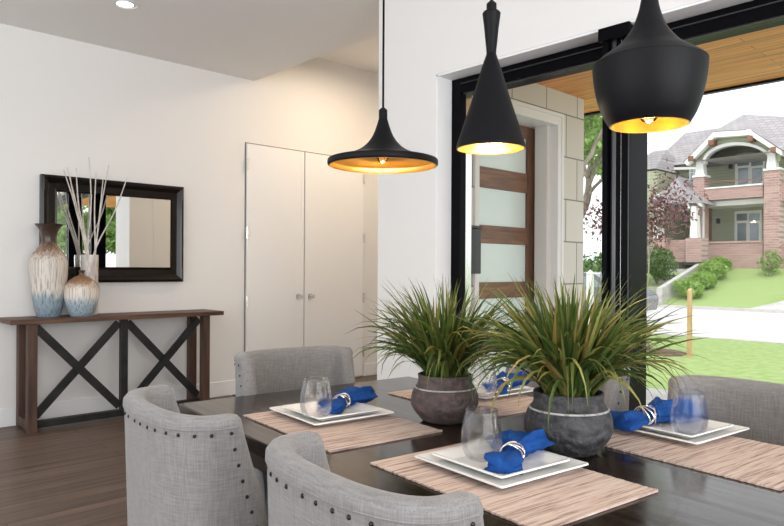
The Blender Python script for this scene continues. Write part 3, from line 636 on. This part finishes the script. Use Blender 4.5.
pendant('wide flat black pendant lamp with brass lining, leftmost of three', 382.8, 166, 2.19,
        [(.176, 0), (.180, .004), (.180, .017), (.174, .022), (.145, .029), (.110, .038), (.075, .054), (.050, .075), (.033, .100), (.022, .128), (.014, .154), (.011, .160)], 0, 0, 2.2, .055)
pendant('tall narrow black hourglass pendant lamp, middle of three', 490.8, 149, 1.87,
        [(.095, 0), (.0945, .012), (.075, .072), (.056, .130), (.038, .188), (.024, .235), (.0145, .262), (.0138, .272), (.0165, .300), (.0205, .340), (.0245, .372), (.025, .378), (.022, .383)], 0, 0, 2.6, .06)
pendant('fat black rounded pendant lamp nearest the camera at upper right', 648.8, 125.5, 1.40,
        [(.0795, 0), (.0815, .004), (.093, .025), (.104, .057), (.111, .092), (.1140, .124), (.1130, .130), (.106, .136), (.092, .147), (.066, .165), (.044, .190), (.031, .212), (.0215, .240), (.017, .262), (.013, .285), (.011, .29)], 0, 0, 4.5, .05)

# ================================================================ OUTSIDE
GZ = -.3
st(MB().box((XW+.3, -9, GZ-.1), (6.9, YS+RD+.001, -.05)).build('porch_slab', M['conc']))
st(MB().box((XW+.3, -60, GZ-.2), (15.3, 60, GZ-.001)).build('lawn_near', M['lawn']))
st(MB().box((15.3, -70, GZ-.2), (15.5, 90, GZ+.02)).build('curb_near', M['conc']))
st(MB().box((15.5, -70, GZ-.25), (27.2, 90, GZ-.04)).build('street', M['road']))
st(MB().box((27.2, -70, GZ-.2), (27.5, 90, GZ+.07)).build('curb_far', M['conc']))
XH = 33.0
HZ = atx(720, 268.5, XH).z     # ground level at the house
st(MB().add([(27.5, -60, GZ), (27.5, 80, GZ), (XH-.3, 80, HZ), (XH-.3, -60, HZ), (90, 80, HZ+.3), (90, -60, HZ+.3)], [(0, 3, 2, 1), (3, 5, 4, 2)]).build('lawn_far', M['lawn']))
# driveway on the right of the far lawn
d0, d1 = atx(747, 300, 27.6).y, atx(830, 300, 27.6).y
def gz(x): return GZ+(HZ-GZ)*(x-27.5)/(XH-.3-27.5)
st(MB().hexa([(27.5, d1-2, gz(27.5)-.05), (27.5, d0, gz(27.5)-.05), (31.0, d0-3.2, gz(31)-.05), (31.0, d1-6, gz(31)-.05), (27.5, d1-2, gz(27.5)+.03), (27.5, d0, gz(27.5)+.03), (31.0, d0-3.2, gz(31)+.03), (31.0, d1-6, gz(31)+.03)]).build('driveway', M['conc']))
# walk with steps up to the far porch, and its retaining wall
w0, w1 = atx(655, 290, 29.5).y, atx(676, 290, 29.5).y
for i in range(6):
    xa = 27.6+i*.9; st(MB().box((xa, w1, GZ-.1), (xa+.92, w0+.6, gz(xa)+.16)).build('garden_step', M['conc']))
st(MB().prism([(27.6, GZ-.1), (XH-.4, HZ-.1), (XH-.4, HZ+.45), (27.6, GZ+.75)], 'y', w1-.22, w1-.001).build('retaining_wall', M['conc']))

# ---- house over the street
def HP(px, py, dx=0): p = atx(px, py, XH+dx); return (p.y, p.z)
t = thing('house', 'sage green two storey house with brick porch piers across the street', 'house', (0, 0, 0))
def hpoly(pts, d0, d1, name, m, parent=None, at=0):
    """polygon traced on the plane at depth `at`, extruded from d0 to d1"""
    return MB().prism([HP(a, b, at) for a, b in pts], 'x', XH+d0, XH+d1).build(name, M[m] if isinstance(m, str) else m, parent or t)
def hbox(x0, y0, x1, y1, d0, d1, name, m, parent=None, at=None):
    at = d0 if at is None else at
    (ya, za), (yb, zb_) = HP((x0+x1)/2, y0, at), HP((x0+x1)/2, y1, at); yl, yr = HP(x0, y0, at)[0], HP(x1, y0, at)[0]
    return MB().box((XH+d0, yr, zb_), (XH+d1, yl, za)).build(name, M[m], parent or t)
# recessed walls
hbox(703, 140, 800, 269, 2.2, 9, 'wall', 'siding')
hbox(655, 165, 702.5, 265, 2.6, 9, 'wall', 'siding')
# porch floor slab, balcony slab
hbox(702, 199, 800, 204, 0.35, 2.19, 'balcony_slab', 'white')
hbox(703.5, 187, 763, 198.5, 0, .3, 'brick_parapet', 'brick')
hbox(703.5, 185.5, 763, 187, -.05, .35, 'coping', 'white')
hbox(704.5, 243, 763, 272, 0, .3, 'brick_base', 'brick')
hbox(704.5, 241, 763, 243, -.05, .35, 'coping', 'brick')
hbox(780.5, 180, 830, 200, 0, .3, 'brick_parapet', 'brick')
hbox(780.5, 241, 830, 272, 0, .3, 'brick_base', 'brick')
hbox(764, 170, 779.5, 272, -.25, .5, 'brick_pier', 'brick')
hbox(763, 168, 780.5, 170, -.32, .57, 'pier_cap', 'white')
hbox(693, 177, 704, 262, -.1, .5, 'brick_pier', 'brick')
hbox(692, 175, 705, 177, -.15, .55, 'pier_cap', 'white')
hpoly([(766.5, 168), (776.5, 168), (774.5, 150), (768.5, 150)], -.05, .4, 'tapered_column', 'white')
hpoly([(695, 175), (704, 175), (702.5, 160), (696.5, 160)], 0, .4, 'tapered_column', 'white')
# front gable with the arch cut out
arch = [(701.5, 166)]+[(737.5-36*math.cos(R(a)), 165-23*math.sin(R(a))) for a in range(0, 181, 12)]+[(773.5, 158)]
outer = [(779, 158), (779, 152), (753, 133.5), (716, 136), (692, 160), (692, 166)]
hpoly([(701.5, 166)]+[(737.5-35.5*math.cos(R(a)), 163-21*math.sin(R(a))) for a in range(0, 181, 12)]+[(779, 160), (779, 152), (753, 134), (716, 136.5), (692, 161), (692, 166)], .1, .3, 'gable_panel', 'siding')
ar = [(737.5-35.5*math.cos(R(a)), 163-21*math.sin(R(a))) for a in range(0, 181, 10)]; ar2 = [(737.5-33*math.cos(R(a)), 164-19*math.sin(R(a))) for a in range(180, -1, -10)]
hpoly(ar+ar2, 0, .35, 'arch_trim', 'white')
hpoly([(687, 163), (716, 133), (753, 131), (784, 151.5), (784, 156.5), (752, 136), (717, 138.5), (690, 166.5)], -.35, .0, 'barge_board', 'white')
for px, py in ((714, 143), (753, 139), (694, 159), (776, 150)): hbox(px-2.5, py-2, px+2.5, py+3, -.4, .5, 'bracket', 'hwood', at=0)
# roofs
A, B_ = HP(716, 132.5), HP(753, 130.5); L_, R_ = HP(686, 163), HP(785, 151); Pk = HP(743, 114.5, 2.6)
def v3(x, p): return (x, p[0], p[1])
xa, xb, xc = XH-.35, XH+2.6, XH+8
rb = [v3(xa, L_), v3(xa, A), v3(xa, B_), v3(xa, R_), v3(xb, Pk), (xb+.5, Pk[0], Pk[1]), (xc, L_[0], L_[1]), (xc, R_[0]-3, R_[1]), (XH+.5, R_[0]-7, R_[1]), (xb+1.5, R_[0]-7, Pk[1]-1.9)]
MB().add(rb, [(1, 2, 4), (0, 1, 4, 5, 6), (2, 3, 4), (3, 8, 9, 4), (0, 6, 7, 3), (5, 4, 9, 7)]).build('roof', M['shingle'], t)
def hiproof(x0, x1, yeave, ridge, d0, d1, name='roof', ov=.3, rl=.3):
    ya, za = HP(x0, yeave, d0); yb, _ = HP(x1, yeave, d0); zr = HP((x0+x1)/2, ridge, (d0+d1)/2)[1]; yc0 = ya-(ya-yb)*rl; yc1 = yb+(ya-yb)*rl; xm = XH+(d0+d1)/2
    return MB().add([(XH+d0, ya, za), (XH+d0, yb, za), (XH+d1, yb, za), (XH+d1, ya, za), (xm, yc0, zr), (xm, yc1, zr)], [(0, 1, 5, 4), (1, 2, 5), (2, 3, 4, 5), (3, 0, 4), (3, 2, 1, 0)]).build(name, M['shingle'], t)
hiproof(648, 706, 168, 134, 2.2, 9.5, rl=.15)
hpoly([(648, 168), (706, 166.5), (706, 169), (648, 170.5)], 2.1, 2.3, 'fascia', 'white', at=2.1)
hiproof(622, 656, 172, 153, -.2, 4.5, rl=.3)
hbox(628, 172, 657, 272, -.6, 4, 'wall', 'siding')
hbox(631, 180, 640, 200, -.66, -.61, 'window', 'white')
# entry porch of the house
hpoly([(650, 203), (656, 196), (671, 187), (684, 189), (702, 203), (702, 207), (684, 193.5), (671, 191.5), (658, 200), (654, 207)], -1.3, -1.05, 'porch_barge', 'white', at=-1.2)
E = [HP(649, 204, -1.2), HP(671, 186, -1.2), HP(684, 188, -1.2), HP(704, 203, -1.2)]; pk = HP(676, 176, .6)
MB().add([v3(XH-1.35, e) for e in E]+[v3(XH+.6, pk), (XH+2.58, pk[0], pk[1]), (XH+2.58, E[0][0], E[0][1]), (XH+2.58, E[3][0], E[3][1])], [(1, 2, 4), (0, 1, 4, 5, 6), (2, 3, 7, 5, 4), (0, 6, 7, 3), (0, 3, 2, 1)]).build('porch_roof', M['shingle'], t)
pa = [(675.5-15*math.cos(R(a)), 210-13*math.sin(R(a))) for a in range(0, 181, 12)]
hpoly(pa+[(675.5-13*math.cos(R(a)), 210.5-11*math.sin(R(a))) for a in range(180, -1, -12)], -1.25, -1.0, 'porch_arch', 'white', at=-1.2)
for px in (693.5, 657): 
    hpoly([(px-3.8, 238), (px+3.8, 238), (px+2.4, 206), (px-2.4, 206)], -1.2, -.8, 'porch_column', 'white', at=-1.2)
    hbox(px-8, 238, px+8, 262, -1.4, -.6, 'brick_pier', 'brick', at=-1.4)
hbox(706, 207, 711.5, 241, 2.1, 2.19, 'front_door', 'hwood')
hbox(703, 205, 704.3, 252, -.15, -.05, 'downspout', 'white', at=-.1)
hbox(664, 240, 685, 262, -.8, -.5, 'brick_base', 'brick')
def hwin(x0, y0, x1, y1, arched, name='window'):
    d = 2.12
    f = hbox(x0, y0, x1, y1, d, 2.19, name, 'white')
    w_ = (x1-x0); h_ = y1-y0
    for i in range(2):
        a = x0+w_*(.08+.46*i); b = a+w_*.38
        hbox(a, y0+h_*.10, b, y0+h_*.32, d-.03, d-.001, 'pane', 'hglass', f, at=d-.03); hbox(a+w_*.03, y0+h_*.40, b-w_*.03, y0+h_*.97, d-.03, d-.001, 'pane', 'hglass', f, at=d-.03)
    if arched: hpoly([(x0, y0+.2)]+[((x0+x1)/2-(w_/2)*math.cos(R(a)), y0-3.5*math.sin(R(a))) for a in range(0, 181, 20)]+[(x1, y0+.2)], d-.02, 2.19, 'window_arch', 'white', f, at=d)
hwin(735, 156, 765, 186, True); hwin(734.5, 210.5, 761.5, 242, False)
hwin(689.5, 168, 698, 180, False)
hwin(783, 208, 800, 240, False)
for px, py in ((717.5, 221), (730, 166)):
    f = hbox(px-1.5, py-2.5, px+1.5, py+2.5, 2.0, 2.19, 'porch_light', 'track', at=2.0)
hpoly([(704, 181), (763, 179), (763, 180), (704, 182)], .1, .16, 'balcony_rail', 'hwood', at=.1)

# ---- plants and trees outside
def leafcloud(mb, c, rad, n, size, seed, flat=1.0, shell=.5):
    rnd = random.Random(seed)
    for i in range(n):
        v = Vector((rnd.gauss(0, 1), rnd.gauss(0, 1), rnd.gauss(0, 1))).normalized()*(shell+(1-shell)*rnd.random()**.5)
        p = Vector((c[0]+v.x*rad[0], c[1]+v.y*rad[1], c[2]+v.z*rad[2])); a = Vector((rnd.gauss(0, 1), rnd.gauss(0, 1), rnd.gauss(0, 1))).normalized(); b = a.cross(Vector((rnd.gauss(0, 1), rnd.gauss(0, 1), 1))).normalized(); s = size*rnd.uniform(.6, 1.3)
        mb.add([p-a*s, p-b*s*.45, p+a*s, p+b*s*.45], [(0, 1, 2, 3)])
def shrub(name, label, base, rad, n, size, seed, m='hedge'):
    t = thing(name, label, 'shrub', base); rnd = random.Random(seed); mb = MB()
    for k_ in range(5):
        leafcloud(mb, (rnd.uniform(-.4, .4)*rad[0], rnd.uniform(-.4, .4)*rad[1], rad[2]*rnd.uniform(.8, 1.15)), [r_*.75 for r_ in rad], n//5, size, seed*10+k_, shell=.55)
    mb.build('foliage', M[m], t, norec=True)
    st_ = MB()
    for k_ in range(6): a = k_*1.05; st_.tube([(0, 0, -.05), (rad[0]*.3*math.cos(a), rad[1]*.3*math.sin(a), rad[2]*.9)], .03, 6)
    st_.build('stems', M['bark'], t)
def tree(label, base, h, crown, seed, leafn, size, m='leaf', trunk=.12, lean=(0, 0), depth=4, first=.35, name='tree', droop=0, clear=.35):
    rnd = random.Random(seed); t = thing(name, label, 'tree', base); br = MB(); lf = MB(); tips_ = []
    def grow(p, d, L, r, lv):
        pts = [p]; q = p.copy(); dd = d.copy()
        for k_ in range(4):
            dd = (dd+Vector((rnd.gauss(0, .13), rnd.gauss(0, .13), rnd.gauss(0, .06)+.04))).normalized(); q = q+dd*(L/4); pts.append(q.copy())
        br.tube(pts, [r, r*.9, r*.8, r*.7, r*.58], 7 if lv else 12)
        if lv >= depth: tips_.append((pts[-1], L)); tips_.append((pts[2], L)); return
        nb_ = 3 if lv < 2 else 2
        for k_ in range(nb_+(lv == 0)):
            a = 2*math.pi*(k_+rnd.random()*.7)/nb_; sp = rnd.uniform(.45, .85)*crown
            side = Vector((math.cos(a), math.sin(a), 0)); grow(pts[-1] if k_ < nb_-1 or lv == 0 else pts[3], (dd+side*sp).normalized(), L*rnd.uniform(.62, .8), r*.58, lv+1)
    grow(Vector((0, 0, -.1)), Vector((lean[0], lean[1], 1)).normalized(), h*first, trunk, 0)
    br.build('trunk', M['bark'], t, smooth=True, angle=0)
    per = max(1, leafn//max(1, len(tips_)))
    for i, (p, L) in enumerate(tips_): s = L*.8+.15; leafcloud(lf, p, (s, s, s*.8), per, size, seed*1000+i, shell=.1)
    lf.build('foliage', M[m], t, norec=True)
def gpt(px, py, z=GZ): return atz(px, py, z)
p = gpt(650, 352)
tree('slim young tree with plum coloured leaves on the near lawn', (p.x, p.y, GZ), 1.95, .36, 8, 1900, .05, 'redleaf', .03, (.12, -.11), 3, .66)
tag(MB().lathe([(.001, .05), (.35, .045), (.5, .004), (.52, 0)], 30, flute=lambda a, z: .06*math.sin(5*a)).build('mulch_ring', M['mulch'], smooth=True, loc=(p.x, p.y-.15, GZ)), 'brown mulch ring round the foot of the plum leaved young tree', 'mulch', kind='stuff')
p = gpt(689.5, 357)
tag(MB().hexa([(-.035, -.035, -.1), (.035, -.035, -.1), (.035, .035, -.1), (-.035, .035, -.1), (-.03, -.03, 1.15), (.03, -.03, 1.19), (.03, .03, 1.19), (-.03, .03, 1.15)]).build('timber_stake', M['stake'], loc=(p.x, p.y, GZ)), 'pale timber stake standing in the near lawn', 'stake')
hl = ['rounded green hedge shrub low beside the concrete steps', 'rounded green hedge shrub in the middle of the row by the steps', 'rounded green hedge shrub in the row, second from the brick wall', 'rounded green hedge shrub highest up, against the brick wall']
for i, (px, py, xx, r_) in enumerate(((668, 293, 28.6, .58), (681, 284, 29.8, .6), (693, 275, 31.0, .6), (706, 266, 32.1, .5))):
    yy = min(atx(px, py, xx).y, w1-.23-r_*1.25); shrub('hedge_shrub', hl[i], (xx, yy, gz(xx)), (r_, r_, r_*.75), 2200, .075, 30+i)
for i, (px, xx, lab, r_) in enumerate(((657, 30.3, 'dark green shrub beyond the steps behind the plum leaved tree', .95), (769, 31.6, 'loose pale shrub at the foot of the tall brick pier', .6))):
    yy = atx(px, 270, xx).y; shrub('garden_shrub', lab, (xx, yy, gz(xx)), (r_, r_, r_), 1600 if i == 0 else 420, .08, 50+i, 'dhedge' if i == 0 else 'leaf')
# left of the black post
p = atd(590, 300, 17); tree('large leaning tree glimpsed between stone wall and black post', (p.x, p.y, GZ), 9, .55, 21, 5200, .13, 'leaf', .22, (-.02, .16), 4, .30)
p = atd(575, 290, 36); tree('tall pale green tree far down the street', (p.x, p.y, .2), 12, .9, 22, 4200, .2, 'leaf', .3, (0, 0), 4, .3)
p = atd(604, 290, 44); tree('green tree on the far side beyond the parked car', (p.x, p.y, .6), 11, .9, 23, 4200, .2, 'leaf', .3, (0, 0), 4, .28)
p = atd(596, 280, 30); shrub('garden_shrub', 'dark broad shrub beyond the parked car', (p.x, p.y, gz(min(p.x, 32))), (2.2, 2.2, 1.3), 2600, .14, 60, 'dhedge')
p = atd(584.5, 300, 14); shrub('garden_shrub', 'small bright yellow green shrub beside the white fence post', (p.x, p.y, GZ), (.35, .35, .38), 900, .05, 61, 'hedge')
p = atd(590, 308, 13.2); t = thing('fence_post', 'white fence post on the lawn beside the stone entry wall', 'post', (p.x, p.y, GZ))
MB().box((-.055, -.055, -.1), (.055, .055, 1.42)).build('post', M['white'], t, bevel=.01); MB().lathe([(.085, 1.421), (.085, 1.44), (.05, 1.47), (.001, 1.51)], 4, capb=True).build('cap', M['white'], t)
# seen in the mirror: trees on the lawn beyond the garden end of the room
for i, (x, y, h) in enumerate(((6.3, -11, 5.5), (8.6, -14, 8), (5.0, -17, 8), (11, -20, 9))):
    tree(['leafy tree on the side lawn, closest to the window wall', 'tall leafy tree on the side lawn standing behind the closest one', 'tall side lawn tree growing furthest along the house', 'spreading side lawn tree nearest the street'][i], (x, y, GZ), h, .9, 40+i, 6500, .13, 'leaf', .13, (0, 0), 4, .22)
# parked car
p = atd(580, 300, 21); t = thing('parked_car', 'dark grey car parked on the street behind the white fence post', 'car', (max(p.x, 17.0), p.y, GZ-.04), R(90))
bd = prs([(-2.1, .35), (-2.15, .75), (-1.9, .95), (-1.45, 1.02), (-.95, 1.42), (.3, 1.48), (.95, 1.40), (1.6, .98), (2.1, .86), (2.2, .55), (2.1, .32)], 3)
MB().prism(bd, 'y', -.85, .85).build('body', M['carp'], t, bevel=.06, seg=3)
MB().prism([(-1.28, 1.04), (-.9, 1.34), (.25, 1.40), (.85, 1.33), (1.35, 1.02)], 'y', -.862, .862).build('window', M['hglass'], t)
for x in (-1.35, 1.35):
    for s in (-1, 1):
        wv = MB().tube([(x, s*.70, .33), (x, s*.875, .33)], .33, 24).build('wheel', M['tyre'], t, smooth=True, angle=40); MB().tube([(x, s*.876, .33), (x, s*.885, .33)], .2, 16).build('hubcap', M['chrome'], wv, smooth=True, angle=40)
